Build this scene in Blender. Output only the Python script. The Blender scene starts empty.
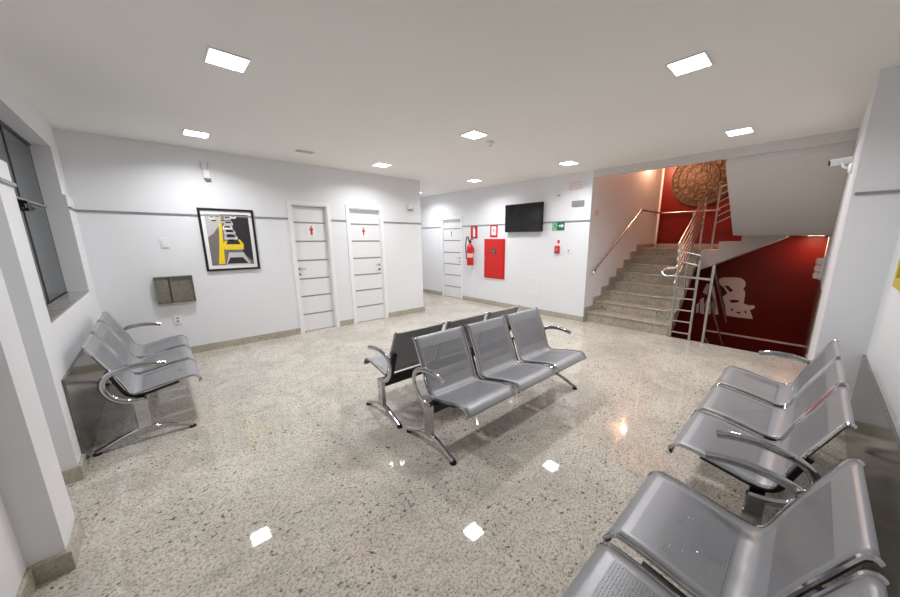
import bpy, bmesh, math, random
from mathutils import Vector, Matrix
random.seed(7)
PI = math.pi
scene = bpy.context.scene
COL = scene.collection

# ------------------------------------------------------------------ helpers
def lin(c):
    return tuple(((v / 255) / 12.92 if v / 255 <= 0.04045 else ((v / 255 + 0.055) / 1.055) ** 2.4) for v in c) + (1.0,)

class MB:
    def __init__(self):
        self.v = []; self.f = []; self.m = []; self.s = []
    def add(self, vs, fs, mat=0, smooth=False):
        o = len(self.v)
        self.v += [tuple(p) for p in vs]
        for f in fs:
            self.f.append(tuple(o + i for i in f)); self.m.append(mat); self.s.append(smooth)
        return self
    def box(self, x0, y0, z0, x1, y1, z1, mat=0):
        vs = [(x0, y0, z0), (x1, y0, z0), (x1, y1, z0), (x0, y1, z0), (x0, y0, z1), (x1, y0, z1), (x1, y1, z1), (x0, y1, z1)]
        fs = [(0, 3, 2, 1), (4, 5, 6, 7), (0, 1, 5, 4), (1, 2, 6, 5), (2, 3, 7, 6), (3, 0, 4, 7)]
        return self.add(vs, fs, mat)
    def prism(self, poly, axis, a, b, mat=0):
        # poly: 2-D outline; axis 'x' -> (y,z), 'y' -> (x,z), 'z' -> (x,y)
        def mk(p, t):
            return {'x': (t, p[0], p[1]), 'y': (p[0], t, p[1]), 'z': (p[0], p[1], t)}[axis]
        n = len(poly)
        vs = [mk(p, a) for p in poly] + [mk(p, b) for p in poly]
        fs = [tuple(range(n)), tuple(range(2 * n - 1, n - 1, -1))]
        for i in range(n):
            j = (i + 1) % n
            fs.append((i, i + n, j + n, j))
        return self.add(vs, fs, mat)
    def sweep(self, path, ra, rb=None, up=(0, 0, 1), seg=12, mat=0, caps=True, square=False):
        # elliptical section: ra along the side direction, rb along the other one
        rb = ra if rb is None else rb
        P = [Vector(p) for p in path]; n = len(P)
        up = Vector(up); vs = []; fs = []
        prev = None
        for i, p in enumerate(P):
            t = (P[min(i + 1, n - 1)] - P[max(i - 1, 0)]).normalized()
            if prev is None:
                s = t.cross(up)
                if s.length < 1e-4: s = t.cross(Vector((1, 0, 0)))
            else:
                s = prev - t * prev.dot(t)
            s.normalize(); prev = s.copy()
            w = s.cross(t)
            for k in range(seg):
                a = 2 * PI * k / seg
                c, d = math.cos(a), math.sin(a)
                if square:
                    c = math.copysign(abs(c) ** .45, c); d = math.copysign(abs(d) ** .45, d)
                vs.append(p + s * (c * ra) + w * (d * rb))
        for i in range(n - 1):
            for k in range(seg):
                k2 = (k + 1) % seg
                fs.append((i * seg + k, i * seg + k2, (i + 1) * seg + k2, (i + 1) * seg + k))
        if caps:
            fs.append(tuple(range(seg - 1, -1, -1))); fs.append(tuple((n - 1) * seg + k for k in range(seg)))
        return self.add(vs, fs, mat, True)
    def tube(self, a, b, r, seg=12, mat=0):
        return self.sweep([a, b], r, seg=seg, mat=mat)
    def lathe(self, prof, origin=(0, 0, 0), axis='z', seg=28, mat=0):
        # prof: list of (radius, height)
        vs = []; fs = []; n = len(prof)
        for r, h in prof:
            for k in range(seg):
                a = 2 * PI * k / seg
                c, d = r * math.cos(a), r * math.sin(a)
                q = {'z': (c, d, h), 'x': (h, c, d), 'y': (d, h, c)}[axis]
                vs.append((origin[0] + q[0], origin[1] + q[1], origin[2] + q[2]))
        for i in range(n - 1):
            for k in range(seg):
                k2 = (k + 1) % seg
                fs.append((i * seg + k, i * seg + k2, (i + 1) * seg + k2, (i + 1) * seg + k))
        fs.append(tuple(range(seg - 1, -1, -1))); fs.append(tuple((n - 1) * seg + k for k in range(seg)))
        return self.add(vs, fs, mat, True)
    def build(self, name, mats, parent=None, bevel=0.0, loc=None):
        me = bpy.data.meshes.new(name)
        me.from_pydata(self.v, [], self.f)
        if not isinstance(mats, (list, tuple)): mats = [mats]
        for m in mats: me.materials.append(m)
        for p, mi, sm in zip(me.polygons, self.m, self.s):
            p.material_index = mi; p.use_smooth = sm
        bm = bmesh.new(); bm.from_mesh(me)
        bmesh.ops.recalc_face_normals(bm, faces=bm.faces)
        bm.to_mesh(me); bm.free(); me.update()
        o = bpy.data.objects.new(name, me); COL.objects.link(o)
        if parent is not None: o.parent = parent
        if loc is not None: o.location = loc
        if any(self.s):
            for p in me.polygons: p.use_smooth = True
            es = o.modifiers.new('split', 'EDGE_SPLIT'); es.split_angle = math.radians(40)
        if bevel:
            b = o.modifiers.new('bevel', 'BEVEL'); b.width = bevel; b.segments = 2; b.limit_method = 'ANGLE'
        return o

def spline(pts, n=6):
    P = [Vector(p) for p in pts]; out = []
    for i in range(len(P) - 1):
        p0, p1, p2, p3 = P[max(i - 1, 0)], P[i], P[i + 1], P[min(i + 2, len(P) - 1)]
        for k in range(n):
            t = k / n
            out.append(0.5 * ((2 * p1) + (p2 - p0) * t + (2 * p0 - 5 * p1 + 4 * p2 - p3) * t * t + (3 * p1 - p0 - 3 * p2 + p3) * t ** 3))
    out.append(P[-1])
    return out

def struct(o, kind='structure'):
    o['kind'] = kind; return o
def tag(o, label, cat, group=None):
    o['label'] = label; o['category'] = cat
    if group: o['group'] = group
    return o
def empty(name, loc=(0, 0, 0), rz=0.0):
    o = bpy.data.objects.new(name, None); COL.objects.link(o)
    o.location = loc; o.rotation_euler = (0, 0, rz); o.empty_display_size = .1
    return o
def children(o):
    return [c for c in bpy.data.objects if c.parent == o]
def copy_tree(o, parent=None):
    c = o.copy(); COL.objects.link(c)
    if parent is not None: c.parent = parent
    for ch in children(o): copy_tree(ch, c)
    return c

# ------------------------------------------------------------------ materials
def mat(name, color, rough=.5, metal=0.0, spec=.5, coat=0.0):
    m = bpy.data.materials.new(name); m.use_nodes = True
    b = m.node_tree.nodes['Principled BSDF']
    b.inputs['Base Color'].default_value = lin(color)
    b.inputs['Roughness'].default_value = rough; b.inputs['Metallic'].default_value = metal
    b.inputs['Specular IOR Level'].default_value = spec
    b.inputs['Coat Weight'].default_value = coat
    return m
def nodes(m):
    nt = m.node_tree
    return nt, nt.nodes, nt.links, nt.nodes['Principled BSDF']
def painted(name, color, rough=.55, bump=.03, var=.02):
    m = mat(name, color, rough, 0, .35); nt, N, L, B = nodes(m)
    tc = N.new('ShaderNodeTexCoord'); n1 = N.new('ShaderNodeTexNoise'); n1.inputs['Scale'].default_value = 1.3; n1.inputs['Detail'].default_value = 4
    L.new(tc.outputs['Object'], n1.inputs['Vector'])
    mx = N.new('ShaderNodeMix'); mx.data_type = 'RGBA'
    c = lin(color)
    mx.inputs[6].default_value = tuple(max(0, v * (1 - var * 2)) for v in c[:3]) + (1,)
    mx.inputs[7].default_value = tuple(min(1, v * (1 + var)) for v in c[:3]) + (1,)
    L.new(n1.outputs['Fac'], mx.inputs[0]); L.new(mx.outputs[2], B.inputs['Base Color'])
    n2 = N.new('ShaderNodeTexNoise'); n2.inputs['Scale'].default_value = 180
    L.new(tc.outputs['Object'], n2.inputs['Vector'])
    bp = N.new('ShaderNodeBump'); bp.inputs['Strength'].default_value = bump; bp.inputs['Distance'].default_value = .002
    L.new(n2.outputs['Fac'], bp.inputs['Height']); L.new(bp.outputs['Normal'], B.inputs['Normal'])
    return m
def granite(name, base, cloud, pink, dark, rough=.1, speck=.5, scale=1.0, drift=.5):
    m = mat(name, base, rough, 0, .5); nt, N, L, B = nodes(m)
    tc = N.new('ShaderNodeTexCoord')
    def noise(s, d=5, r=.6, dist=0.0):
        n = N.new('ShaderNodeTexNoise'); n.inputs['Scale'].default_value = s * scale; n.inputs['Detail'].default_value = d
        n.inputs['Roughness'].default_value = r; n.inputs['Distortion'].default_value = dist
        L.new(tc.outputs['Object'], n.inputs['Vector']); return n.outputs['Fac']
    def ramp(src, a, b):
        r = N.new('ShaderNodeMapRange'); r.interpolation_type = 'SMOOTHSTEP'
        r.inputs['From Min'].default_value = a; r.inputs['From Max'].default_value = b
        L.new(src, r.inputs['Value']); return r.outputs['Result']
    def mul(src, k):
        r = N.new('ShaderNodeMath'); r.operation = 'MULTIPLY'; r.inputs[1].default_value = k; L.new(src, r.inputs[0]); return r.outputs[0]
    def mix(fac, a, b):
        x = N.new('ShaderNodeMix'); x.data_type = 'RGBA'; L.new(fac, x.inputs[0])
        if isinstance(a, tuple): x.inputs[6].default_value = a
        else: L.new(a, x.inputs[6])
        x.inputs[7].default_value = b
        return x.outputs[2]
    c = mix(mul(ramp(noise(1.5, 6, .65, 1.0), .40, .66), drift), lin(base), lin(cloud))
    c = mix(mul(ramp(noise(2.3, 5, .6, .8), .54, .72), .5), c, lin(pink))
    c = mix(mul(ramp(noise(9, 6, .75, 1.6), .46, .66), 1.1 * drift), c, lin(cloud))
    c = mix(mul(ramp(noise(62, 3, .7), .46, .62), speck * .6), c, tuple((p * .55 + q * .45) for p, q in zip(lin(cloud), lin(dark))))
    c = mix(mul(ramp(noise(85, 2, .55), .565, .65), speck * .7), c, lin(dark))
    g = N.new('ShaderNodeMath'); g.operation = 'MULTIPLY'; L.new(ramp(noise(34, 2, .5, .2), .61, .68), g.inputs[0]); L.new(ramp(noise(3.1, 3), .42, .56), g.inputs[1])
    c = mix(mul(g.outputs[0], speck), c, lin(dark))
    L.new(c, B.inputs['Base Color'])
    return m
def emissive(name, color, strength):
    m = bpy.data.materials.new(name); m.use_nodes = True
    nt = m.node_tree; b = nt.nodes['Principled BSDF']
    b.inputs['Base Color'].default_value = (.8, .8, .8, 1)
    b.inputs['Emission Color'].default_value = lin(color); b.inputs['Emission Strength'].default_value = strength
    return m

M = {}
M['wall'] = painted('white wall paint', (231, 232, 235), .5)
M['ceil'] = painted('ceiling paint', (240, 239, 236), .75)
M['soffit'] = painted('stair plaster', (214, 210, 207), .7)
M['red'] = painted('red wall paint', (110, 17, 5), .38, .02, .04)
M['floor'] = granite('polished floor granite', (211, 204, 192), (164, 159, 148), (210, 190, 174), (84, 78, 70), .035, .9)
M['stone'] = granite('beige granite trim', (188, 183, 167), (158, 153, 138), (188, 172, 150), (104, 96, 80), .14, .55)
M['stair'] = granite('stair granite', (186, 177, 162), (138, 130, 116), (186, 160, 145), (80, 72, 64), .22, .85)
M['wains'] = granite('grey granite cladding', (112, 110, 103), (80, 79, 73), (118, 108, 98), (56, 53, 48), .12, .5)
M['brown'] = granite('brown granite base', (150, 128, 112), (120, 100, 88), (150, 120, 104), (66, 54, 46), .16, .6)
M['strip'] = mat('grey metal trim', (150, 151, 153), .4, .3)
M['door'] = mat('white lacquer door', (232, 232, 234), .35)
M['dstrip'] = mat('grey door inlay', (150, 150, 152), .35, .4)
M['casing'] = mat('white door casing', (238, 238, 239), .4)
M['chrome'] = mat('chrome', (194, 194, 197), .07, 1.0)
M['steel'] = mat('brushed stainless steel', (190, 188, 186), .24, 1.0)
M['silver'] = mat('silver painted steel', (160, 161, 165), .42, .4)
M['black'] = mat('black painted steel', (14, 14, 15), .4)
M['rubber'] = mat('black rubber', (16, 16, 16), .7)
M['white'] = mat('white plastic', (232, 232, 232), .4)
M['greyp'] = mat('grey plastic', (140, 141, 143), .5)
M['signred'] = mat('sign red', (205, 22, 34), .4)
M['boxred'] = mat('red painted steel', (206, 24, 22), .3)
M['green'] = mat('sign green', (10, 118, 70), .4)
M['paper'] = mat('white print', (238, 238, 238), .5)
M['pinkmark'] = mat('pale pink print', (236, 190, 190), .6)
M['art'] = painted('pale stencil paint', (244, 216, 208), .6)
M['vent'] = mat('pale vent plastic', (205, 204, 200), .5)
M['screen'] = mat('dark screen', (8, 8, 10), .12)
M['tvframe'] = mat('glossy black plastic', (12, 12, 13), .2)
M['alu'] = mat('dark window aluminium', (70, 76, 80), .4, .5)
M['frameblack'] = mat('black picture frame', (20, 18, 19), .35)
M['yellow'] = mat('taxi yellow print', (240, 208, 20), .4)
M['pg1'] = mat('dark grey print', (46, 44, 50), .4)
M['pg2'] = mat('mid grey print', (120, 112, 112), .4)
M['pg3'] = mat('light grey print', (196, 192, 192), .4)
M['sill'] = granite('grey sill granite', (160, 158, 154), (130, 128, 122), (160, 146, 136), (80, 76, 72), .2, .5)
M['led'] = emissive('lit diffuser', (250, 251, 255), 14)
M['warmled'] = emissive('lit warm lamp', (255, 186, 146), 620)
M['dimled'] = emissive('lit dim diffuser', (255, 214, 180), 52)

# window glass: dark blue-grey night glass with soft vertical streaks
def night_glass():
    m = mat('night window glass', (52, 60, 66), .2, 0, .6); nt, N, L, B = nodes(m)
    tc = N.new('ShaderNodeTexCoord'); mp = N.new('ShaderNodeMapping'); mp.inputs['Scale'].default_value = (1, 16, .12)
    n = N.new('ShaderNodeTexNoise'); n.inputs['Scale'].default_value = 1.5; n.inputs['Detail'].default_value = 3
    L.new(tc.outputs['Object'], mp.inputs['Vector']); L.new(mp.outputs['Vector'], n.inputs['Vector'])
    mx = N.new('ShaderNodeMix'); mx.data_type = 'RGBA'
    mx.inputs[6].default_value = lin((26, 34, 38)); mx.inputs[7].default_value = lin((62, 74, 77))
    L.new(n.outputs['Fac'], mx.inputs[0]); L.new(mx.outputs[2], B.inputs['Base Color'])
    return m
M['nglass'] = night_glass()

# perforated sheet: real see-through holes punched in a 12 mm grid (UV in metres)
def perforated():
    m = mat('perforated silver steel', (148, 149, 154), .42, .4); nt, N, L, B = nodes(m)
    uv = N.new('ShaderNodeUVMap')
    mp = N.new('ShaderNodeVectorMath'); mp.operation = 'MULTIPLY'; mp.inputs[1].default_value = (1 / .010, 1 / .010, 0)
    fr = N.new('ShaderNodeVectorMath'); fr.operation = 'FRACTION'
    sb = N.new('ShaderNodeVectorMath'); sb.operation = 'SUBTRACT'; sb.inputs[1].default_value = (.5, .5, 0)
    ln = N.new('ShaderNodeVectorMath'); ln.operation = 'LENGTH'
    lt = N.new('ShaderNodeMath'); lt.operation = 'LESS_THAN'; lt.inputs[1].default_value = .26
    L.new(uv.outputs['UV'], mp.inputs[0]); L.new(mp.outputs[0], fr.inputs[0]); L.new(fr.outputs[0], sb.inputs[0]); L.new(sb.outputs[0], ln.inputs[0]); L.new(ln.outputs['Value'], lt.inputs[0])
    iv = N.new('ShaderNodeMath'); iv.operation = 'SUBTRACT'; iv.inputs[0].default_value = 1
    L.new(lt.outputs[0], iv.inputs[1]); L.new(iv.outputs[0], B.inputs['Alpha'])
    return m
M['perf'] = perforated()

def mandala_mat():
    m = mat('carved bronze relief', (120, 70, 36), .5, .1); nt, N, L, B = nodes(m)
    tc = N.new('ShaderNodeTexCoord'); v = N.new('ShaderNodeTexVoronoi'); v.inputs['Scale'].default_value = 26
    L.new(tc.outputs['Object'], v.inputs['Vector'])
    mx = N.new('ShaderNodeMix'); mx.data_type = 'RGBA'; mx.inputs[6].default_value = lin((40, 30, 22)); mx.inputs[7].default_value = lin((122, 100, 76))
    L.new(v.outputs['Distance'], mx.inputs[0]); L.new(mx.outputs[2], B.inputs['Base Color'])
    bp = N.new('ShaderNodeBump'); bp.inputs['Distance'].default_value = .01; L.new(v.outputs['Distance'], bp.inputs['Height']); L.new(bp.outputs['Normal'], B.inputs['Normal'])
    return m
M['relief'] = mandala_mat()

# ------------------------------------------------------------------ the room
YA, XT, HC, TZ = 5.774, 5.76, 2.716, 1.873
XL, YR = -.56, -.39
FX = 5.86                                   # edge of the floor at the stairwell

struct(MB().box(-1.0, -.6, -.15, FX, 9.1, 0).build('floor', M['floor']))
struct(MB().box(-1.0, -.6, HC, FX, 9.1, HC + .12).build('ceiling', M['ceil']))

# door wall (back left) with three openings' worth of solid wall between the doors
D1, D2 = (1.67, 2.22, 2.09), (2.605, 3.215, 2.09)
mb = MB()
for a, b, z0, z1 in [(XL - .3, D1[0], 0, HC), (D1[0], D1[1], D1[2], HC), (D1[1], D2[0], 0, HC), (D2[0], D2[1], D2[2], HC), (D2[1], 4.155, 0, HC)]:
    mb.box(a, YA, z0, b, YA + .16, z1)
mb.box(XL - .3, YA + .16, 0, 4.155, 9.0, HC)
struct(mb.build('wall_back', M['wall']))
mb = MB()
D3 = (6.30, 7.02, 2.06)
for a, b, z0, z1 in [(2.87, D3[0], 0, HC), (D3[0], D3[1], D3[2], HC), (D3[1], 9.1, 0, HC)]:
    mb.box(XT, a, z0, XT + .14, b, z1)
mb.box(XT + .14, 3.02, 0, XT + .3, 9.1, HC)
struct(mb.build('wall_television', M['wall']))
struct(MB().box(4.155, 9.0, 0, XT, 9.1, HC).build('wall_corridor', M['wall']))

# window wall (left)
WY0, WY1, WZ0, WZ1 = 3.41, 5.33, 1.0, 2.45
WE = 3.12
mb = MB(); ZS = 2.0
mb.box(-.9, WE, 0, XL, YA, WZ0)
for a, b in ((WE, WY0 + .02), (WY1, YA)): mb.box(-.9, a, WZ0, XL, b, ZS)
XU = XL - .02
for a, b in ((WE, WY0), (WY1, YA)): mb.box(-.9, a, ZS, XU, b, WZ1)
mb.box(-.9, WE, WZ1, XU, YA, HC)
struct(mb.build('wall_left', M['wall']))
struct(MB().box(-.95, 2.5, 0, -.9, WE, HC).build('wall_left_recess', M['wall']))
struct(MB().box(-.95, 2.24, 0, -.505, 2.50, HC).build('wall_left_pier', M['wall']))
struct(MB().box(-.95, -.6, 0, -.62, 2.24, HC).build('wall_left_front', M['wall']))
# right wall and pier
struct(MB().box(-.62, -.6, 0, 3.95, YR, HC).build('wall_right', M['wall']))
struct(MB().box(3.95, -.6, 0, FX, -.12, HC).build('wall_right_pier', M['wall']))

# stairwell shell
struct(MB().box(XT + .14, 2.87, -1.7, 9.5, 3.02, 4.3).build('wall_stair_left', M['wall']))
struct(MB().box(9.35, -.3, -1.7, 9.5, 2.87, 4.3).build('wall_stair_back', M['red']))
struct(MB().box(FX, -.3, -1.7, 9.35, -.12, 4.3).build('wall_stair_right', M['wall']))
struct(MB().box(FX, -.12, -1.69, 9.34, -.108, .92).build('baseboard_stair_right', M['brown']))
struct(MB().box(XT, -.12, 2.6, FX, 2.87, 4.3).build('wall_stair_header', M['soffit']))
struct(MB().box(FX, -.12, 4.3, 9.5, 2.87, 4.4).build('ceiling_stair', M['soffit']))
struct(MB().box(FX, -.12, -1.8, 9.5, 2.87, -1.7).build('floor_lower', M['floor']))
struct(MB().box(FX - .1, -.12, -1.7, FX, 2.87, -.15).build('wall_stair_front', M['wall']))
struct(MB().box(9.325, 2.835, 1.32, 9.35, 2.87, 4.3).build('trim_1', M['casing']))
struct(MB().box(9.325, -.12, -.62, 9.349, 1.6, -.585).build('trim_2', M['art']))

# trims (grey strip at 1.87 m)
h = .010
mb = MB()
for a, b in [(XL, 1.61), (2.28, 2.545), (3.275, 4.155)]: mb.box(a, YA - .014, TZ - h, b, YA, TZ + h)
struct(mb.build('trim_3', M['strip']))
mb = MB()
for a, b in [(2.87, 6.235), (7.085, 9.0)]: mb.box(XT - .014, a, TZ - h, XT, b, TZ + h)
struct(mb.build('trim_4', M['strip']))
struct(MB().box(XL, WE, TZ - h, XL + .014, WY0 + .02, TZ + h).box(XL, WY1, TZ - h, XL + .014, YA - .014, TZ + h).build('trim_5', M['strip']))
struct(MB().box(-.505, 2.25, TZ - h, -.491, 2.5, TZ + h).build('trim_6', M['strip']))
struct(MB().box(3.936, YR, TZ - h, 3.95, -.135, TZ + h).build('trim_7', M['strip']))

# baseboards and stone cladding
mb = MB()
for a, b in [(XL + .0, 1.61), (2.28, 2.545), (3.275, 4.17)]: mb.box(a, YA - .016, 0, b, YA, .10)
mb.box(4.155, YA - .016, 0, 4.171, 8.9, .10)
struct(mb.build('baseboard_back', M['stone'], bevel=.003))
mb = MB()
for a, b in [(2.86, 6.235), (7.085, 9.0)]: mb.box(XT - .016, a, 0, XT, b, .10)
struct(mb.build('baseboard_television', M['stone'], bevel=.003))
struct(MB().box(XL, 3.28, 0, XL + .016, YA - .016, .645).build('baseboard_left_cladding', M['wains'], bevel=.003))
struct(MB().box(-.88, WE - .018, 0, XL, WE, .10).box(XL, WE - .018, 0, XL + .018, 3.28, .10).build('baseboard_left', M['stone'], bevel=.003))
struct(MB().box(-.62, 2.222, 0, -.487, 2.24, .10).box(-.505, 2.24, 0, -.487, 2.50, .10).build('baseboard_left_pier', M['stone'], bevel=.003))
struct(MB().box(-.62, -.39, 0, -.604, 2.22, .10).build('baseboard_left_front', M['stone'], bevel=.003))
struct(MB().box(-.604, YR, 0, 3.95, YR + .016, .645).build('baseboard_right_cladding', M['wains'], bevel=.003))
struct(MB().box(3.934, YR + .016, 0, 3.95, -.12, .10).box(3.934, -.12, 0, FX, -.104, .10).build('baseboard_right_pier', M['stone'], bevel=.003))

# ------------------------------------------------------------------ window
w = struct(empty('window_1', (-.71, (WY0 + WY1) / 2, WZ0)))
W2 = (WY1 - WY0) / 2; WH = WZ1 - WZ0
mb = MB(); t = .005
mb.box(-.03, -W2, .014, .01, W2, .014 + t); mb.box(-.03, -W2, WH - .02, .01, W2, WH)
mb.box(-.016, -W2, .014 + t, -.002, -W2 + t, WH - .02); mb.box(-.016, W2 - t, .014 + t, -.002, W2, WH - .02)
mb.box(-.016, .10, .014 + t, .002, .13, WH - .02)
mb.build('window_frame', M['alu'], w, .002)
MB().box(-.02, -W2 + t, .862, .014, W2 - t, .876).build('transom', M['strip'], w)
MB().box(-.012, -W2 + t, .026, -.004, W2 - t, WH - .02).build('pane', M['nglass'], w)
mb = MB()
for y0, y1, z0, z1 in ((-.02, .05, .80, .83), (.08, .16, .78, .86), (.18, .22, .80, .84), (.26, .34, .80, .82)): mb.box(.008, y0, z0, .03, y1, z1)
mb.box(.005, -.02, .79, .012, .34, .80)
mb.build('window_latch', M['black'], w)
MB().box(-.03, -W2 + .021, 0, .149, W2 - .001, .014).build('window_sill', M['sill'], w, .002)

# ------------------------------------------------------------------ doors
STRIPZ = (1.82, 1.52, 1.21, .905, .61, .30)
def door(name, axis, a, b, top, plane, sign, handle_at, recess, transom, pict):
    d = struct(empty(name, (0, 0, 0)))
    # u along the wall, depth measured out of the wall into the room (positive = room)
    def bx(mb, u0, u1, z0, z1, d0, d1, mat=0):
        if axis == 'x': mb.box(u0, plane - d1, z0, u1, plane - d0, z1, mat)
        else: mb.box(plane - d1, u0, z0, plane - d0, u1, z1, mat)
        return mb
    c = .058
    mb = MB()
    bx(mb, a - c, a, 0, top + c, -.02, .014); bx(mb, b, b + c, 0, top + c, -.02, .014); bx(mb, a, b, top, top + c, -.02, .014)
    bx(mb, a, a + .014, 0, top, -.10, -.0); bx(mb, b - .014, b, 0, top, -.10, 0); bx(mb, a + .014, b - .014, top - .014, top, -.10, 0)
    mb.build('door_frame', M['casing'], d, .002)
    ltop = top - (.085 if transom else .02)
    leaf = bx(MB(), a + .016, b - .016, .008, ltop, -.10, -recess).build('door_leaf', M['door'], d, .002)
    for z in STRIPZ:
        bx(MB(), a + .03, b - .03, z - .012, z + .012, -recess, -recess + .002).build('inlay_strip', M['dstrip'], leaf)
    if transom:
        bx(MB(), a + .014, b - .014, ltop + .002, top - .014, -.10, -.085).build('transom_panel', M['door'], d)
    # lever handle on two round roses
    for z in (1.075, .985):
        ctr = (handle_at, plane + recess - .006, z) if axis == 'x' else (plane + recess - .006, handle_at, z)
        mb = MB().lathe([(.0, -.006), (.021, -.006), (.021, .006), (.0, .006)], ctr, 'y' if axis == 'x' else 'x', 20)
        if z > 1.03:
            s = sign
            if axis == 'x': pth = [(handle_at, plane + recess - .005, z), (handle_at, plane + recess - .045, z), (handle_at + s * .02, plane + recess - .052, z), (handle_at + s * .09, plane + recess - .052, z)]
            else: pth = [(plane + recess - .005, handle_at, z), (plane + recess - .045, handle_at, z), (plane + recess - .052, handle_at + s * .02, z), (plane + recess - .052, handle_at + s * .09, z)]
            mb.sweep(pth, .008)
        mb.build('door_handle' if z > 1.03 else 'key_escutcheon', M['steel'], d)
    # pictogram plate with a standing figure
    u = pict[0]; z = 1.70
    sg = bx(MB(), u - .075, u + .075, z - .10, z + .10, -recess, -recess + .003).build('door_sign', M['paper'], d)
    mb = MB()
    body = [(-.012, -.075), (-.012, -.02), (-.03, -.02), (-.016, .032), (.016, .032), (.03, -.02), (.012, -.02), (.012, -.075)] if pict[1] == 'f' else \
           [(-.016, -.075), (-.016, -.005), (-.026, -.005), (-.026, .034), (.026, .034), (.026, -.005), (.016, -.005), (.016, -.075)]
    head = [(.015 * math.cos(k * PI / 8), .054 + .015 * math.sin(k * PI / 8)) for k in range(16)]
    for pl in (body, head):
        if axis == 'x': mb.prism([(u + p[0], z + p[1]) for p in pl], 'y', plane + recess - .0045, plane + recess - .003)
        else: mb.prism([(u + p[0], z + p[1]) for p in pl], 'x', plane + recess - .0045, plane + recess - .003)
    mb.build('pictogram', M[pict[2]], sg)
    return d
door('door_1', 'x', D1[0], D1[1], D1[2], YA, 1, 1.715, .06, False, (1.965, 'm', 'signred'))
door('door_2', 'x', D2[0], D2[1], D2[2], YA, -1, 3.145, .02, True, (2.87, 'f', 'signred'))
door('door_3', 'y', D3[0], D3[1], D3[2], XT, 1, 6.36, .02, True, (6.68, 'm', 'greyp'))

# ------------------------------------------------------------------ ceiling downlights
LAMP_W = 18.5
def downlight(loc, label, group='square ceiling downlights', m='led', s=.105):
    t = empty('ceiling_light', loc); tag(t, label, 'ceiling light', group)
    mb = MB()
    for (x0, y0, x1, y1) in [(-s - .012, -s - .012, s + .012, -s), (-s - .012, s, s + .012, s + .012), (-s - .012, -s, -s, s), (s, -s, s + .012, s)]:
        mb.box(x0, y0, -.008, x1, y1, 0)
    mb.build('frame', M['white'], t)
    MB().box(-s, -s, -.004, s, s, 0).build('diffuser', M[m], t)
    if m == 'led':
        ld = bpy.data.lights.new('downlight_lamp', 'AREA'); ld.shape = 'SQUARE'; ld.size = 2 * s
        ld.energy = LAMP_W; ld.spread = math.radians(150); ld.color = (.97, .98, 1.0)
        lo = bpy.data.objects.new('downlight_lamp', ld); COL.objects.link(lo); lo.parent = t; lo.location = (0, 0, -.006)
    return t
LX, LY = (.545, 2.86, 4.95), (.79, 2.89, 4.99)
proto_light = downlight((LX[0], LY[2], HC), 'small lit square downlight at far left, beside the door wall above the framed taxi picture')
def light_copy(x, y, z, label):
    c = copy_tree(proto_light); c.location = (x, y, z); c['label'] = label; return c
light_copy(LX[0], LY[1], HC, 'large lit square downlight in the upper left, nearest the window wall')
light_copy(LX[1], LY[0], HC, 'large lit square downlight in the upper right, nearest the row of wall benches')
light_copy(LX[1], LY[1], HC, 'lit square downlight in mid ceiling beside the small round smoke detector')
light_copy(LX[1], LY[2], HC, 'lit square downlight close above the second white door of the door wall')
light_copy(LX[2], LY[0], HC, 'lit square downlight in front of the white stair header, near the right pier')
light_copy(LX[2], LY[1], HC, 'lit square downlight in front of the wall corner between television and stairs')
light_copy(LX[2], LY[2], HC, 'lit square downlight in front of the extinguisher and its sign')
light_copy(5.05, 7.18, HC, 'lit square downlight in the side corridor, half hidden by the wall end')
downlight((9.0, .05, 1.6), 'dim square downlight under the upper stair landing, above the red wall', None, 'dimled')

# stair wall lamp
t = empty('wall_lamp', (8.3, 2.87, 3.35)); tag(t, 'warm wall lamp high on the stairwell side wall near the red wall', 'lamp')
MB().box(-.09, -.02, -.1, .09, 0, .1).build('back_plate', M['white'], t, .004)
MB().lathe([(.0, -.07), (.035, -.065), (.05, -.03), (.05, .03), (.035, .065), (.0, .07)], (0, -.08, 0), 'z', 24).build('lamp_shade', M['warmled'], t)

# smoke detector, vent
t = empty('smoke_detector', (3.2, 2.96, HC)); tag(t, 'small round white smoke detector on the ceiling beside the middle downlight', 'smoke detector')
MB().lathe([(.0, -.045), (.03, -.045), (.045, -.03), (.055, -.012), (.055, 0), (.0, 0)], (0, 0, 0)).build('detector_body', M['white'], t)
MB().lathe([(.0, -.05), (.012, -.05), (.014, -.044), (.0, -.044)], (0, 0, 0), seg=16).build('sensor', M['greyp'], t)
t = empty('ceiling_vent', (1.69, 4.97, HC)); tag(t, 'small grey ceiling vent between the two downlights along the door wall', 'vent')
MB().box(-.11, -.05, -.008, .11, .05, 0).build('vent_frame', M['vent'], t, .002)
for k in range(4): MB().box(-.095, -.038 + k * .022, -.013, .095, -.028 + k * .022, -.008).build('slat', M['vent'], t)

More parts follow.
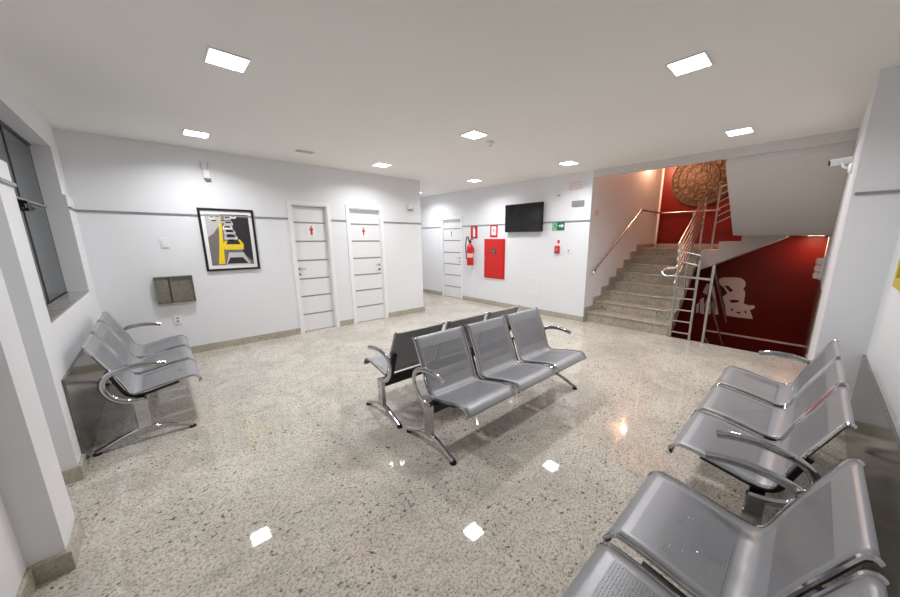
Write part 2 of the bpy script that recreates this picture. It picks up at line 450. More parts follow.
# ------------------------------------------------------------------ things on the door wall
t = empty('framed_picture', (.825, YA, 1.545)); tag(t, 'black framed picture of yellow taxis in a grey street on the white wall', 'picture')
W_, H_ = .32, .425
mb = MB(); b = .028
for (x0, z0, x1, z1) in [(-W_, -H_, W_, -H_ + b), (-W_, H_ - b, W_, H_), (-W_, -H_ + b, -W_ + b, H_ - b), (W_ - b, -H_ + b, W_, H_ - b)]: mb.box(x0, -.03, z0, x1, 0, z1)
mb.build('picture_frame', M['frameblack'], t, .003)
MB().box(-W_ + b, -.012, -H_ + b, W_ - b, -.002, H_ - b).build('mount', M['paper'], t)
pr_ = MB()
def pq(pts, m, lay=1): pr_.prism([(x * .25, z * .35) for x, z in pts], 'y', -.0125 - lay * .0006, -.0125, m)
pq([(-1, -1), (1, -1), (1, 1), (-1, 1)], 1, 1)                                   # street grey
pq([(.1, 1), (1, 1), (1, -.9), (.55, -.55), (.25, .3)], 0, 2)                       # dark right facades
pq([(-1, 1), (-.35, 1), (-.3, .5), (-1, .1)], 2, 2)                               # pale facades
pq([(-.95, .0), (-.45, .55), (-.55, -.8), (-.85, -1), (-1, -1), (-1, -.2)], 1, 3)
pq([(-.36, .9), (-.28, .9), (-.40, -.95), (-.70, -.95), (-.56, -.3)], 3, 4)        # line of yellow cabs at the left
def car(cx, cz, s, body):
    pq([(cx - s, cz - .45 * s), (cx + s, cz - .45 * s), (cx + 1.05 * s, cz + .05 * s), (cx + .7 * s, cz + .45 * s), (cx - .7 * s, cz + .45 * s), (cx - 1.05 * s, cz + .05 * s)], body, 5)
    pq([(cx - .75 * s, cz + .02 * s), (cx + .75 * s, cz + .02 * s), (cx + .55 * s, cz + .34 * s), (cx - .55 * s, cz + .34 * s)], 0, 6)
    pq([(cx - .8 * s, cz - .34 * s), (cx - .45 * s, cz - .34 * s), (cx - .45 * s, cz - .2 * s), (cx - .8 * s, cz - .2 * s)], 2, 6)
    pq([(cx + .45 * s, cz - .34 * s), (cx + .8 * s, cz - .34 * s), (cx + .8 * s, cz - .2 * s), (cx + .45 * s, cz - .2 * s)], 2, 6)
for cx, cz, s, bd in [(-.7, .86, .13, 4), (-.45, .9, .12, 2), (-.62, .72, .15, 2), (.28, .9, .12, 4), (.0, .86, .16, 2), (-.22, .74, .14, 2), (.02, .66, .2, 2), (-.05, .48, .22, 4), (.02, .3, .26, 2), (.05, .1, .3, 2), (.12, -.18, .46, 3)]: car(cx, cz, s, bd)
pq([(-.35, -1), (.85, -1), (.55, -.5), (-.15, -.5)], 2, 7)
pq([(-.30, -.95), (.72, -.95), (.48, -.7), (-.12, -.7)], 0, 8)
pr_.build('print', [M['pg1'], M['pg2'], M['pg3'], M['yellow'], M['paper']], t)

M['slab'] = granite('grey brown stone', (138, 133, 122), (108, 103, 92), (140, 128, 112), (66, 60, 52), .2, .5)
t = empty('wall_box', (.145, YA, .91)); tag(t, 'grey metal wall box with a divided front, under the light switch', 'wall box')
mb = MB(); mb.box(-.19, -.07, -.175, .19, 0, -.165); mb.box(-.19, -.07, .165, .19, 0, .175); mb.box(-.19, -.07, -.165, -.18, 0, .165); mb.box(.18, -.07, -.165, .19, 0, .165); mb.box(-.18, -.012, -.165, .18, 0, .165)
mb.build('casing', M['slab'], t)
MB().box(-.18, -.055, -.165, -.06, -.012, .165).build('front_panel', M['slab'], t, .003)
MB().box(-.045, -.045, -.165, .18, -.012, .165).build('front_panel', M['slab'], t, .003)

def plate(name, loc, label, cat, size, axis, holes):
    t = empty(name, loc); tag(t, label, cat)
    a, b = size
    if axis == 'x':
        MB().box(-a, -.010, -b, a, 0, b).build('cover_plate', M['white'], t, .003)
        for (x, z, r, s) in holes: MB().box(x - r, -.013, z - s, x + r, -.010, z + s).build('rocker' if name == 'light_switch' else 'socket', M['greyp'] if name != 'light_switch' else M['paper'], t, .001)
    else:
        MB().box(-.010, -a, -b, 0, a, b).build('cover_plate', M['white'], t, .003)
        for (x, z, r, s) in holes: MB().box(-.013, x - r, z - s, -.010, x + r, z + s).build('socket', M['greyp'], t, .001)
    return t
plate('light_switch', (.125, YA, 1.51), 'white light switch on the door wall above the grey wall box', 'light switch', (.04, .06), 'x', [(0, 0, .014, .028)])
plate('power_outlet', (.11, YA, .50), 'white wall outlet low behind the window bench, below the grey box', 'outlet', (.04, .06), 'x', [(0, .02, .014, .01), (0, -.02, .014, .01)])

t = empty('emergency_lamp', (.67, YA, 2.40)); tag(t, 'small white wall device with two upright prongs above the picture', 'emergency lamp')
MB().box(-.042, -.008, -.058, .042, 0, .066).build('mount_plate', M['white'], t)
MB().box(-.035, -.05, -.05, .035, -.008, .06).build('body', M['white'], t, .006)
MB().box(-.025, -.062, -.066, .035, -.005, -.052).build('sensor_lens', M['greyp'], t, .003)
for x in (-.045, .025):
    MB().sweep([(x * .6, -.02, .05), (x, -.03, .09), (x, -.035, .16)], .009).build('prong', M['vent'], t)
t = empty('motion_sensor', (3.88, YA, 2.16)); tag(t, 'small white motion sensor near the end of the door wall', 'sensor')
MB().box(-.055, -.008, -.03, .055, 0, .088).build('mount_plate', M['white'], t)
MB().box(-.05, -.045, -.02, .05, -.008, .08).build('body', M['white'], t, .008)
MB().box(-.055, -.055, -.035, .055, 0, -.02).build('lens', M['greyp'], t, .004)

# ------------------------------------------------------------------ things on the television wall
t = empty('television', (XT, 4.295, 1.98)); tag(t, 'black flat television hung on the white wall', 'television')
MB().box(-.085, -.48, -.285, -.05, .48, .285).build('bezel', M['tvframe'], t, .006)
MB().box(-.088, -.462, -.262, -.085, .462, .267).build('screen', M['screen'], t)
MB().box(-.05, -.2, -.15, 0, .2, .15).build('wall_mount', M['black'], t)

t = empty('hydrant_cabinet', (XT, 5.14, 1.10)); tag(t, 'tall red fire hose cabinet in the white wall', 'fire cabinet')
MB().box(-.02, -.315, -.455, 0, .315, .455).build('cabinet_frame', M['boxred'], t, .004)
dr = MB().box(-.034, -.285, -.425, -.02, .285, .425).build('door', M['boxred'], t, .004)
MB().box(-.0365, -.075, .12, -.034, .055, .24, 0).build('label', M['pg1'], dr)
mb = MB()
for k, y in enumerate((.035, .012, -.011, -.034)): mb.box(-.038, y - .008, .15, -.0365, y + .004, .21)
mb.box(-.038, -.05, .133, -.0365, .045, .139); mb.box(-.038, -.05, .222, -.0365, .045, .228)
mb.build('lettering', M['greyp'], dr)
MB().box(-.05, .245, -.03, -.034, .265, .05).build('latch', M['steel'], dr, .003)

t = empty('hose_sign', (XT, 5.17, 1.735)); tag(t, 'red bordered white fire hose sign above the red cabinet', 'sign')
MB().box(-.004, -.115, -.145, 0, .115, .145).build('sign_board', M['signred'], t)
MB().box(-.0055, -.07, -.095, -.004, .07, .10).build('sign_field', M['paper'], t)
mb = MB()
ring = [(.04 * math.cos(a), .04 * math.sin(a)) for a in [k * PI / 10 for k in range(20)]]
mb.prism([(y + .005, z + .01) for y, z in ring], 'x', -.0068, -.0055); mb.box(-.0068, -.055, -.075, -.0055, -.035, .03)
mb.build('hose_symbol', M['pinkmark'], t)
t = empty('extinguisher_sign', (XT, 5.815, 1.725)); tag(t, 'red sign with white extinguisher symbol above the fire extinguisher', 'sign')
MB().box(-.004, -.115, -.16, 0, .115, .16).build('sign_board', M['signred'], t)
mb = MB(); mb.prism([(-.035, -.12), (.035, -.12), (.035, .05), (.02, .08), (-.02, .08), (-.035, .05)], 'x', -.0055, -.004); mb.box(-.0055, -.02, .085, -.004, .045, .105)
mb.build('extinguisher_symbol', M['paper'], t)

t = empty('fire_extinguisher', (XT - .095, 5.86, .92)); tag(t, 'red fire extinguisher hung on the wall beside the third door', 'fire extinguisher')
MB().lathe([(.0, 0), (.074, 0), (.082, .02), (.082, .40), (.072, .46), (.045, .50), (.03, .52), (.03, .55), (.0, .55)]).build('cylinder', M['boxred'], t)
MB().lathe([(.0835, .19), (.084, .19), (.084, .29), (.0835, .29)]).build('label_band', M['pinkmark'], t)
MB().box(-.02, -.03, .55, .02, .03, .59).sweep([(0, .02, .59), (-.01, -.06, .63), (-.01, -.10, .62)], .012).build('valve', M['black'], t, .002)
MB().sweep(spline([(0, .03, .57), (-.02, .05, .68), (-.03, .09, .66), (-.05, .105, .5), (-.04, .1, .3), (-.03, .098, .15)]), .013).build('hose', M['black'], t)
MB().box(.082, -.04, .30, .095, .04, .42).build('wall_mount', M['black'], t)

t = empty('exit_sign', (XT, 3.505, 1.795)); tag(t, 'green emergency exit sign with running figure and arrow right of the television', 'sign')
MB().box(-.004, -.155, -.10, 0, .155, .10).build('sign_board', M['green'], t)
def yz(pts): return [(-a, b) for a, b in pts]      # to the reader's right is -y
mb = MB()
mb.prism(yz([(-.145, -.09), (-.03, -.09), (-.03, .09), (-.145, .09)]), 'x', -.005, -.004)
mb.build('doorway_symbol', mat('pale green print', (150, 205, 178), .4), t)
mb = MB()
mb.prism(yz([(-.072 + .013 * math.cos(k * PI / 6), .062 + .013 * math.sin(k * PI / 6)) for k in range(12)]), 'x', -.006, -.005)
mb.prism(yz([(-.09, .045), (-.065, .042), (-.062, -.005), (-.04, -.03), (-.04, -.075), (-.054, -.075), (-.056, -.035), (-.08, -.012), (-.092, -.04), (-.125, -.07), (-.133, -.058), (-.105, -.03), (-.093, .01), (-.1, .03), (-.12, .01), (-.128, .018)]), 'x', -.006, -.005)
mb.build('running_figure', M['green'], t)
MB().prism(yz([(.015, -.018), (.085, -.018), (.085, -.05), (.14, 0), (.085, .05), (.085, .018), (.015, .018)]), 'x', -.005, -.004).build('arrow', M['paper'], t)

t = empty('fire_alarm', (XT, 3.49, 1.345)); tag(t, 'small red fire alarm call point below the green exit sign', 'fire alarm')
MB().box(-.008, -.06, -.08, 0, .06, .08).build('mount_plate', M['white'], t)
MB().box(-.04, -.055, -.075, -.008, .055, .075).build('housing', M['boxred'], t, .012)
MB().lathe([(.0, -.044), (.03, -.044), (.032, -.039), (.0, -.039)], (0, 0, 0), 'x', 20).build('button', M['greyp'], t)
t = empty('alarm_sticker', (XT, 3.48, 1.50)); tag(t, 'tiny red and white sticker between exit sign and fire alarm', 'sticker')
MB().box(-.003, -.042, -.05, 0, .042, .05).build('sheet', M['paper'], t)
MB().box(-.004, -.025, -.035, -.003, .025, .03).build('symbol', M['signred'], t)

t = empty('wall_plate', (XT, 3.12, 2.18)); tag(t, 'flat grey plate high on the wall right of the television', 'wall plate')
MB().box(-.02, -.12, -.05, 0, .12, .05).build('plate', M['greyp'], t, .004)
for z in (-.025, 0, .025): MB().box(-.023, -.10, z - .004, -.02, .10, z + .004).build('groove', M['strip'], t)
t = empty('wall_hook', (XT, 3.50, 2.375)); tag(t, 'tiny white hook on the wall above the exit sign', 'hook')
MB().box(-.012, -.025, -.04, 0, .025, .05).build('plate', M['white'], t, .003)
MB().sweep(spline([(-.01, 0, .0), (-.05, 0, -.03), (-.07, 0, -.03), (-.075, 0, 0)]), .008).build('hook_arm', M['greyp'], t)
t = empty('access_panel', (XT, 4.06, .55)); tag(t, 'square white access panel low in the wall under the television', 'access panel')
mb = MB(); mb.box(-.006, -.19, -.19, 0, .19, -.175); mb.box(-.006, -.19, .175, 0, .19, .19); mb.box(-.006, -.19, -.175, 0, -.175, .175); mb.box(-.006, .175, -.175, 0, .19, .175)
mb.build('panel_frame', M['paper'], t)
MB().box(-.004, -.172, -.172, 0, .172, .172).build('panel_door', M['wall'], t)
plate('power_outlet', (XT, 3.25, 1.33), 'small white plate on the wall right of the fire alarm', 'outlet', (.035, .05), 'y', [(0, 0, .01, .02)])

for o_ in bpy.data.objects:
    if o_.name == 'exit_sign': o_.scale = (1, .86, .86)
# faint pink painted mark near the top of the wall corner, and a smaller one round the corner
t = empty('wall_marking', (XT, 3.19, 2.50)); tag(t, 'faint pink lettering mark high at the wall corner beside the stair opening', 'wall marking')
mb = MB()
for r_, z in enumerate((.055, 0, -.055)):
    y = .13
    while y > -.12:
        wd = random.uniform(.02, .05)
        mb.prism([(y, z - .018), (y - wd, z - .02), (y - wd * .8, z + .018), (y - .004, z + .014)], 'x', -.002, -.0005)
        y -= wd + .012
mb.build('strokes', M['pinkmark'], t)
t = empty('wall_marking', (6.0, 2.87, 2.02)); tag(t, 'small pink mark on the stairwell side wall at trim height', 'wall marking')
mb = MB()
for k in range(5):
    x = -.08 + k * .035
    mb.prism([(x, -.05), (x + .02, -.055), (x + .026, .05), (x + .006, .04)], 'y', -.002, -.0005)
mb.build('strokes', M['pinkmark'], t)

# frame on the right wall
t = empty('framed_picture', (2.95, YR, 1.62)); tag(t, 'yellow framed picture on the right wall, only its lower corner in view', 'picture')
mb = MB(); A_, B_ = .45, .38
for (x0, z0, x1, z1) in [(-A_, -B_, A_, -B_ + .06), (-A_, B_ - .06, A_, B_), (-A_, -B_ + .06, -A_ + .06, B_ - .06), (A_ - .06, -B_ + .06, A_, B_ - .06)]: mb.box(x0, 0, z0, x1, .025, z1)
mb.build('picture_frame', mat('mustard frame', (196, 176, 40), .45), t, .003)
MB().box(-A_ + .06, 0, -B_ + .06, A_ - .06, .01, B_ - .06).build('print', M['pg3'], t)

# security camera on the pier
t = empty('security_camera', (4.97, -.12, 2.20)); tag(t, 'white security camera on an arm at the right pier', 'security camera')
MB().lathe([(.0, 0), (.05, 0), (.05, .015), (.035, .03), (.0, .03)], (0, 0, 0), 'y').build('mount', M['white'], t)
MB().sweep(spline([(0, .02, 0), (0, .06, .02), (.03, .08, .08)]), .011).build('arm', M['white'], t)
MB().sweep([(.06, .02, .085), (.03, .16, .07)], .032, seg=20).build('housing', M['white'], t)
MB().sweep([(.03, .158, .07), (.0285, .166, .069)], .027, seg=20).build('lens', M['black'], t)

# ------------------------------------------------------------------ staircase
t = empty('staircase', (FX, 0, 0)); tag(t, 'granite staircase rising past the red wall and turning back overhead', 'staircase')
NS, TR, RS = 8, .335, .165
Y0, Y1 = 1.45, 2.87
pts = [(0, 0)]
for k in range(NS):
    pts += [(k * TR, (k + 1) * RS), ((k + 1) * TR if k < NS - 1 else 3.484, (k + 1) * RS)]
xl = (NS - 1) * TR
pts += [(3.484, NS * RS - .16), (xl, NS * RS - .20), (.30, -.02), (.30, -.15), (0, -.15)]
def taper(mb, ref):
    mb.v = [(x, y + .20 * min(max(x, 0) / 2.35, 1) if y < ref else y, z) for x, y, z in mb.v]; return mb
taper(MB().prism(pts, 'y', Y0, Y1 - .001), 2).build('lower_flight', M['stair'], t, .006)
for k in range(NS):                                                     # tread slabs with a small nosing
    taper(MB().box(k * TR - .015, Y0 - .012, (k + 1) * RS - .001, (k + 1) * TR if k < NS - 1 else 3.47, Y1 - .001, (k + 1) * RS + .022), 2).build('tread', M['stair'], t, .005)
# stepped skirting along the side wall
mb = MB()
for k in range(NS - 1):
    mb.box(k * TR - .10, Y1 - .016, max(0, k * RS), k * TR + .02, Y1 - .001, (k + 1) * RS + .11)
    mb.box(k * TR + .02, Y1 - .016, (k + 1) * RS + .023, (k + 1) * TR - .10, Y1 - .001, (k + 1) * RS + .11)
mb.box(xl - .1, Y1 - .016, (NS - 1) * RS, xl + .02, Y1 - .001, NS * RS + .11); mb.box(xl + .02, Y1 - .016, NS * RS + .023, 3.46, Y1 - .001, NS * RS + .11)
mb.box(3.47, Y0 + .02, NS * RS + .023, 3.482, Y1 - .017, NS * RS + .11)
mb.build('stair_skirting', M['stone'], t)
# short middle flight along the red wall, seen from its white side
x8 = 8.2 - FX
pts = [(1.64, .90), (1.64, NS * RS), (1.36, NS * RS), (1.36, 1.49), (1.02, 1.49), (1.02, 1.64), (.68, 1.64), (.68, 1.77), (.42, 1.77), (.42, 1.57)]
MB().prism(pts, 'x', x8, 3.482).build('middle_flight', M['soffit'], t)
# upper landing and the upper flight coming back overhead
LX_ = [(1.44, -.118), (3.482, -.118), (3.482, .44), (2.34, .44), (2.34, 1.03), (1.44, 1.03)]
MB().prism(LX_, 'z', 1.6, 1.77).build('upper_landing', M['soffit'], t)
pts = [(1.44, 1.6), (.002, 2.52), (.002, 2.74)]
for k in range(4):
    pts += [(.002 + (k) * .36, 2.74 - k * .24 + .0), (.002 + (k + 1) * .36, 2.74 - k * .24)] if k else [(.36, 2.74)]
pts += [(1.44, 1.77)]
MB().prism(pts, 'y', -.118, 1.03).build('upper_flight', M['soffit'], t)
# flight going down
pts = [(.002, -.15)]
for k in range(8): pts += [(.002 + k * .3, -.15 - (k + 1) * .19), (.002 + (k + 1) * .3, -.15 - (k + 1) * .19)]
pts += [(2.402, -1.70), (.002, -1.70)]
MB().prism(pts, 'y', -.107, 1.0).build('descending_flight', M['stair'], t)

# steel guard railing
t = empty('stair_railing', (5.82, 1.42, 0)); tag(t, 'shiny steel stair railing of posts and parallel bars at the stair foot', 'railing')
def post(a, b, r=.02): MB().tube(a, b, r, 14).build('post', M['steel'], t)
post((0, 0, 0), (0, 0, 1.48)); post((.02, -.26, 0), (.02, -.26, 1.24)); post((0, -.44, 0), (0, -.44, 1.18))
post((1.15, .15, .684), (1.15, .15, 1.99)); post((2.42, .26, 1.345), (2.42, .26, 2.47)); post((2.44, .06, 1.345), (2.44, .06, 2.56))
for z in (.10, .28, .46, .64, .80): MB().tube((0, 0, z), (.02, -.26, z), .012).build('rung', M['steel'], t)
for z in (1.21, 1.36): MB().tube((0, 0, z), (.02, -.26, z - .06), .014).build('rung', M['steel'], t)
MB().sweep(spline([(0, -.44, .96), (0, 0, .98), (-.06, .15, .98), (-.05, .2, 1.03), (0, .17, 1.08), (.0, .03, 1.1)]), .019).build('looped_handrail', M['steel'], t)
for k in range(6):
    o = -.12 * k
    MB().tube((0, .03, 1.46 + o), (2.42, .26, 2.44 + o), .019 if k == 0 else .013).build('handrail' if k == 0 else 'inclined_bar', M['steel'], t)
for k in range(6):
    o = -.135 * k
    MB().tube((2.44, .06, 2.52 + o), (2.44, -.9, 3.05 + o), .019 if k == 0 else .013).build('handrail' if k == 0 else 'inclined_bar', M['steel'], t)
post((2.44, -.30, 1.642), (2.44, -.30, 2.72)); post((2.44, -.9, 1.772), (2.44, -.9, 3.08))
for k in range(2):
    o = -.45 * k
    MB().tube((0, -.44, 1.15 + o), (1.9, -.44, .0 + o), .02 if k == 0 else .014).build('descending_bar', M['steel'], t)
MB().tube((0, -.44, .12), (.9, -.44, -.3), .014).build('descending_bar', M['steel'], t)

# wall handrail
t = empty('wall_handrail', (5.98, 2.80, .99)); tag(t, 'tubular steel handrail on brackets climbing the stairwell side wall', 'handrail')
MB().sweep(spline([(-.02, 0, -.05), (0, 0, .0), (.06, 0, .045), (1.86, 0, 1.09), (1.97, 0, 1.15), (2.10, 0, 1.18), (3.18, 0, 1.18), (3.28, -.06, 1.18), (3.30, -.15, 1.18), (3.30, -1.2, 1.18)], 5), .02).build('rail', M['steel'], t)
for x, z in ((.15, .09), (1.1, .645), (2.1, 1.175), (3.0, 1.18)):
    MB().sweep([(x, 0, z - .02), (x, .02, z - .05), (x, .069, z - .05)], .008).build('bracket', M['steel'], t)
# fittings on the right stairwell wall
t = empty('wall_sconce', (7.9, -.12, 1.06)); tag(t, 'pinkish louvred wall fitting on the right stairwell wall beside the red wall', 'wall fitting')
for z in (-.115, .0, .115):
    MB().lathe([(.0, -.055), (.04, -.05), (.052, 0), (.04, .05), (.0, .055)], (0, .056, z), 'z', 20).build('louvre', M['art'], t)
MB().box(-.06, 0, -.18, .06, .03, .18).build('back_plate', M['white'], t)

# round carved relief and stencil figure on the red wall
t = empty('wall_relief', (9.35, 2.03, 2.90)); tag(t, 'round brown carved ornament high on the red stairwell wall', 'wall ornament')
MB().lathe([(.0, -.05), (.60, -.045), (.63, -.02), (.63, 0), (.0, 0)], (0, 0, 0), 'x', 48).build('disc', M['relief'], t)
for r0 in (.15, .32, .48, .6):
    pth = [(-.05, r0 * math.cos(k * PI / 24), r0 * math.sin(k * PI / 24)) for k in range(49)]
    MB().sweep(pth, .014, up=(1, 0, 0), seg=8, caps=False).build('raised_ring', M['relief'], t)
mb = MB()
for r0, r1, n in ((.17, .30, 10), (.34, .46, 16), (.5, .58, 28)):
    for k in range(n):
        a = 2 * PI * k / n; da = PI / n * .7
        mb.prism([(r0 * math.cos(a), r0 * math.sin(a)), ((r0 + r1) / 2 * math.cos(a + da), (r0 + r1) / 2 * math.sin(a + da)), (r1 * math.cos(a), r1 * math.sin(a)), ((r0 + r1) / 2 * math.cos(a - da), (r0 + r1) / 2 * math.sin(a - da))], 'x', -.066, -.04)
mb.build('petal_pattern', M['relief'], t)

t = empty('wall_stencil', (9.35, 1.2, .2)); tag(t, 'pale pink stencilled figure on the red wall under the stairs', 'wall art')
def rel(pts): return [(y - 1.2, z - .2) for y, z in pts]
O_ = [(1.44, 0.65), (1.36, .685), (1.29, 0.69), (1.13, 0.7), (1.05, .69), (1.0, 0.65), (.965, .59), (0.96, 0.53), (0.99, 0.45), (.95, .4), (0.94, 0.33), (0.94, 0.14), (0.86, 0.11), (0.76, 0.12), (.74, .08), (0.76, 0.04), (0.82, 0.01), (.77, -.1), (0.74, -0.18), (1.01, -0.19), (1.21, -0.18), (1.26, 0.05), (1.33, 0.24), (1.25, 0.33), (1.33, 0.45), (1.4, 0.51), (1.44, .58)]
mb = MB().prism(rel(O_), 'x', -.004, -.001)
for hp in ([(1.33, .50), (1.26, .505), (1.15, .40), (1.21, .36)], [(1.2, .18), (1.11, .2), (1.02, .2), (1.04, .15), (1.15, .12)], [(1.15, 0), (1.09, -.02), (1.12, -.07)], [(1.06, -.09), (.98, -.05), (.96, -.1)], [(.91, 0), (.86, -.04), (.88, -.09)]):
    mb.prism(rel(hp), 'x', -.0055, -.004, 1)
mb.build('figure_shape', [M['art'], M['red']], t)
mb = MB()
for sp in ([(1.75, .12), (1.68, .19), (1.62, -.22), (1.71, -.21)], [(1.57, .49), (1.52, .47), (1.35, -.18), (1.42, -.19)], [(1.72, .30), (1.66, .52), (1.61, .50), (1.63, .25)], [(1.80, -.02), (1.76, .06), (1.74, -.2), (1.79, -.22)], [(1.50, .18), (1.46, .16), (1.42, -.08), (1.48, -.16)], [(1.64, 0), (1.60, .23), (1.55, .19), (1.5, -.2), (1.58, -.22)]): mb.prism(rel(sp), 'x', -.004, -.001)
mb.build('stripe_marks', M['art'], t)

# ------------------------------------------------------------------ waiting benches
SW, GAP = .50, .06
LEN = 3 * SW + 2 * GAP
PROF = [(.392, .368), (.401, .378), (.405, .390), (.389, .413), (.368, .4295), (.35, .4325), (.26, .424), (.17, .408), (.07, .388), (.02, .382), (-.012, .392), (-.034, .42), (-.062, .50), (-.10, .60), (-.145, .70), (-.182, .783), (-.194, .798), (-.205, .80), (-.212, .793)]
def profile(n=4):
    return [(p.x, p.y) for p in spline([Vector((a, b, 0)) for a, b in PROF], n)]
def shell(x0, parent):
    pr = profile(4); n = len(pr)
    d = [0]
    for i in range(1, n): d.append(d[-1] + math.hypot(pr[i][0] - pr[i - 1][0], pr[i][1] - pr[i - 1][1]))
    xs = [0, .045, .25, SW - .045, SW]
    vs = []; uvs = []
    for (y, z), s in zip(pr, d):
        for x in xs: vs.append((x0 + x, y, z)); uvs.append((x, s))
    # perforated windows: one in the seat, one in the back
    def perf(y, z, s): return (z < .45 and .045 < y < .335) or (z > .45 and .47 < z < .735)
    me = bpy.data.meshes.new('seat_shell'); fs = []; mi = []
    k = len(xs)
    for i in range(n - 1):
        ym, zm = (pr[i][0] + pr[i + 1][0]) / 2, (pr[i][1] + pr[i + 1][1]) / 2
        for j in range(k - 1):
            fs.append((i * k + j, i * k + j + 1, (i + 1) * k + j + 1, (i + 1) * k + j))
            mi.append(1 if (perf(ym, zm, 0) and j in (1, 2)) else 0)
    me.from_pydata(vs, [], fs); me.materials.append(M['silver']); me.materials.append(M['perf'])
    uvl = me.uv_layers.new(name='UVMap')
    for p in me.polygons:
        p.material_index = mi[p.index]; p.use_smooth = True
        for li in p.loop_indices: uvl.data[li].uv = uvs[me.loops[li].vertex_index]
    me.update()
    o = bpy.data.objects.new('seat_shell', me); COL.objects.link(o); o.parent = parent
    s = o.modifiers.new('sheet', 'SOLIDIFY'); s.thickness = .003; s.offset = -1
    for xe in (x0, x0 + SW):
        MB().sweep([(xe, y, z) for y, z in pr], .0095, seg=8, up=(1, 0, 0)).build('chrome_rim', M['chrome'], o)
    return o
def bench_leg(x, parent):
    lg = MB().box(x - .017, -.012, .09, x + .017, .062, .345)
    lg.sweep(spline([(x, .30, .022), (x, .24, .045), (x, .13, .088), (x, .03, .106), (x, -.08, .088), (x, -.19, .045), (x, -.255, .022)], 5), .02, .016, seg=12, up=(0, 0, 1))
    o = lg.build('leg', M['chrome'], parent)
    for y in (.295, -.25):
        MB().lathe([(.0, 0), (.024, 0), (.024, .012), (.016, .02), (.0, .02)], (x, y, 0), 'z', 16).build('foot_pad', M['rubber'], o)
    return o
def arm(x, parent):
    p = spline([(x, .05, .335), (x, -.03, .348), (x, -.10, .385), (x, -.143, .455), (x, -.148, .52), (x, -.115, .572), (x, -.05, .602), (x, .05, .615), (x, .14, .607), (x, .205, .592)], 6)
    return MB().sweep(p, .020, .012, up=(1, 0, 0), seg=14).build('armrest', M['chrome'], parent)
def make_bench():
    t = empty('waiting_bench')
    x0 = -LEN / 2
    for k in range(3): shell(x0 + k * (SW + GAP), t)
    MB().box(-LEN / 2 - .02, -.005, .275, LEN / 2 + .02, .055, .345).build('cross_beam', M['black'], t, .004)
    pr = [(y, z) for y, z in profile(4)]
    seg = [(y, z) for i, (y, z) in enumerate(pr) if z <= .62 and (y < .26)]
    for xc in (-LEN / 2 + .03, -(SW + GAP) / 2, (SW + GAP) / 2, LEN / 2 - .03):
        wdt = .015
        top = []; bot = []
        for i, (y, z) in enumerate(seg):
            a = seg[max(i - 1, 0)]; b = seg[min(i + 1, len(seg) - 1)]
            tx, tz = b[0] - a[0], b[1] - a[1]; l = math.hypot(tx, tz)
            nx, nz = -tz / l, tx / l                        # points below / behind the sheet
            if nz > 0 and abs(nx) < .7: nx, nz = -nx, -nz
            if abs(nx) >= .7 and nx > 0: nx, nz = -nx, -nz
            top.append((y + nx * .0115, z + nz * .0115)); bot.append((y + nx * .034, z + nz * .034))
        mb = MB(); n = len(top)
        vs = [(xc - wdt, *p) for p in top] + [(xc + wdt, *p) for p in top] + [(xc - wdt, *p) for p in bot] + [(xc + wdt, *p) for p in bot]
        fs = []
        for i in range(n - 1):
            fs += [(i, i + 1, n + i + 1, n + i), (2 * n + i, 3 * n + i, 3 * n + i + 1, 2 * n + i + 1), (i, 2 * n + i, 2 * n + i + 1, i + 1), (n + i, n + i + 1, 3 * n + i + 1, 3 * n + i)]
        fs += [(0, n, 3 * n, 2 * n), (n - 1, 3 * n - 1, 4 * n - 1, 2 * n - 1)]
        mb.add(vs, fs); mb.build('support_bracket', M['black'], t)
    for s in (-1, 1):
        bench_leg(s * (LEN / 2 + .038), t); arm(s * (LEN / 2 + .042), t)
    return t
G = 'three-seat perforated steel waiting benches'
bench = make_bench()
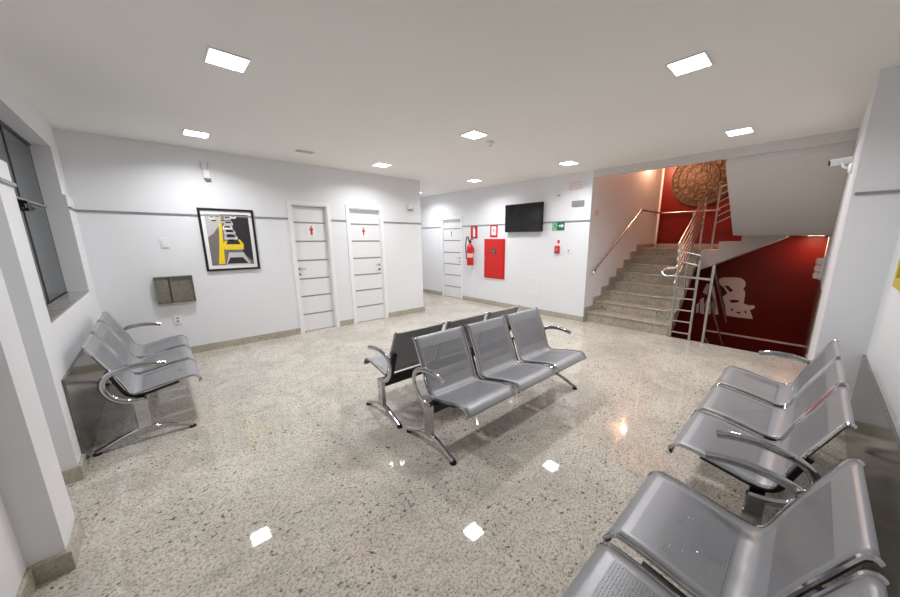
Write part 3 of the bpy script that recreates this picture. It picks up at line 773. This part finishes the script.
bench.location = (2.165, 1.83, 0); bench.rotation_euler = (0, 0, PI)
tag(bench, 'front silver bench of the back-to-back pair in mid room, facing the camera', 'bench', G)
def bench_copy(loc, rz, label):
    c = copy_tree(bench); c.location = loc; c.rotation_euler = (0, 0, rz); c['label'] = label; return c
bench_copy((2.14, 2.44, 0), 0, 'rear bench of the back-to-back pair, turned away toward the doors')
bench_copy((-.262, 4.26, 0), -PI / 2, 'silver bench along the left wall below the window')
bench_copy((2.76, 0, 0), 0, 'silver bench along the right wall farther from the camera, next to the pier')
bench_copy((.82, 0, 0), 0, 'nearest silver bench in the bottom right corner, cut by the picture edge')

# ------------------------------------------------------------------ camera and settings
YAW, PITCH, ROLL = math.radians(46.567), math.radians(11.997), math.radians(-.166)
f = Vector((math.cos(YAW) * math.cos(PITCH), math.sin(YAW) * math.cos(PITCH), -math.sin(PITCH)))
r = f.cross(Vector((0, 0, 1))).normalized(); u = r.cross(f)
r2 = r * math.cos(ROLL) + u * math.sin(ROLL); u2 = -r * math.sin(ROLL) + u * math.cos(ROLL)
cam = bpy.data.cameras.new('camera'); co = bpy.data.objects.new('camera', cam); COL.objects.link(co)
mw = Matrix(((r2.x, u2.x, -f.x, 0), (r2.y, u2.y, -f.y, 0), (r2.z, u2.z, -f.z, 1.54), (0, 0, 0, 1)))
co.matrix_world = mw
cam.sensor_fit = 'HORIZONTAL'; cam.sensor_width = 36; cam.lens = 326.5 / 900 * 36
cam.shift_x = -(466.825 - 450) / 900; cam.shift_y = (309.06 - 298.5) / 900
cam.clip_start = .02; cam.clip_end = 60
scene.camera = co

w = bpy.data.worlds.new('world'); scene.world = w; w.use_nodes = True
w.node_tree.nodes['Background'].inputs['Color'].default_value = (.02, .022, .03, 1)
scene.view_settings.view_transform = 'Standard'; scene.view_settings.look = 'None'
scene.view_settings.gamma = 1; scene.view_settings.exposure = 0.0
scene.view_settings.use_curve_mapping = False
scene.cycles.use_denoising = True
scene.cycles.max_bounces = 10; scene.cycles.diffuse_bounces = 6; scene.cycles.transparent_max_bounces = 16
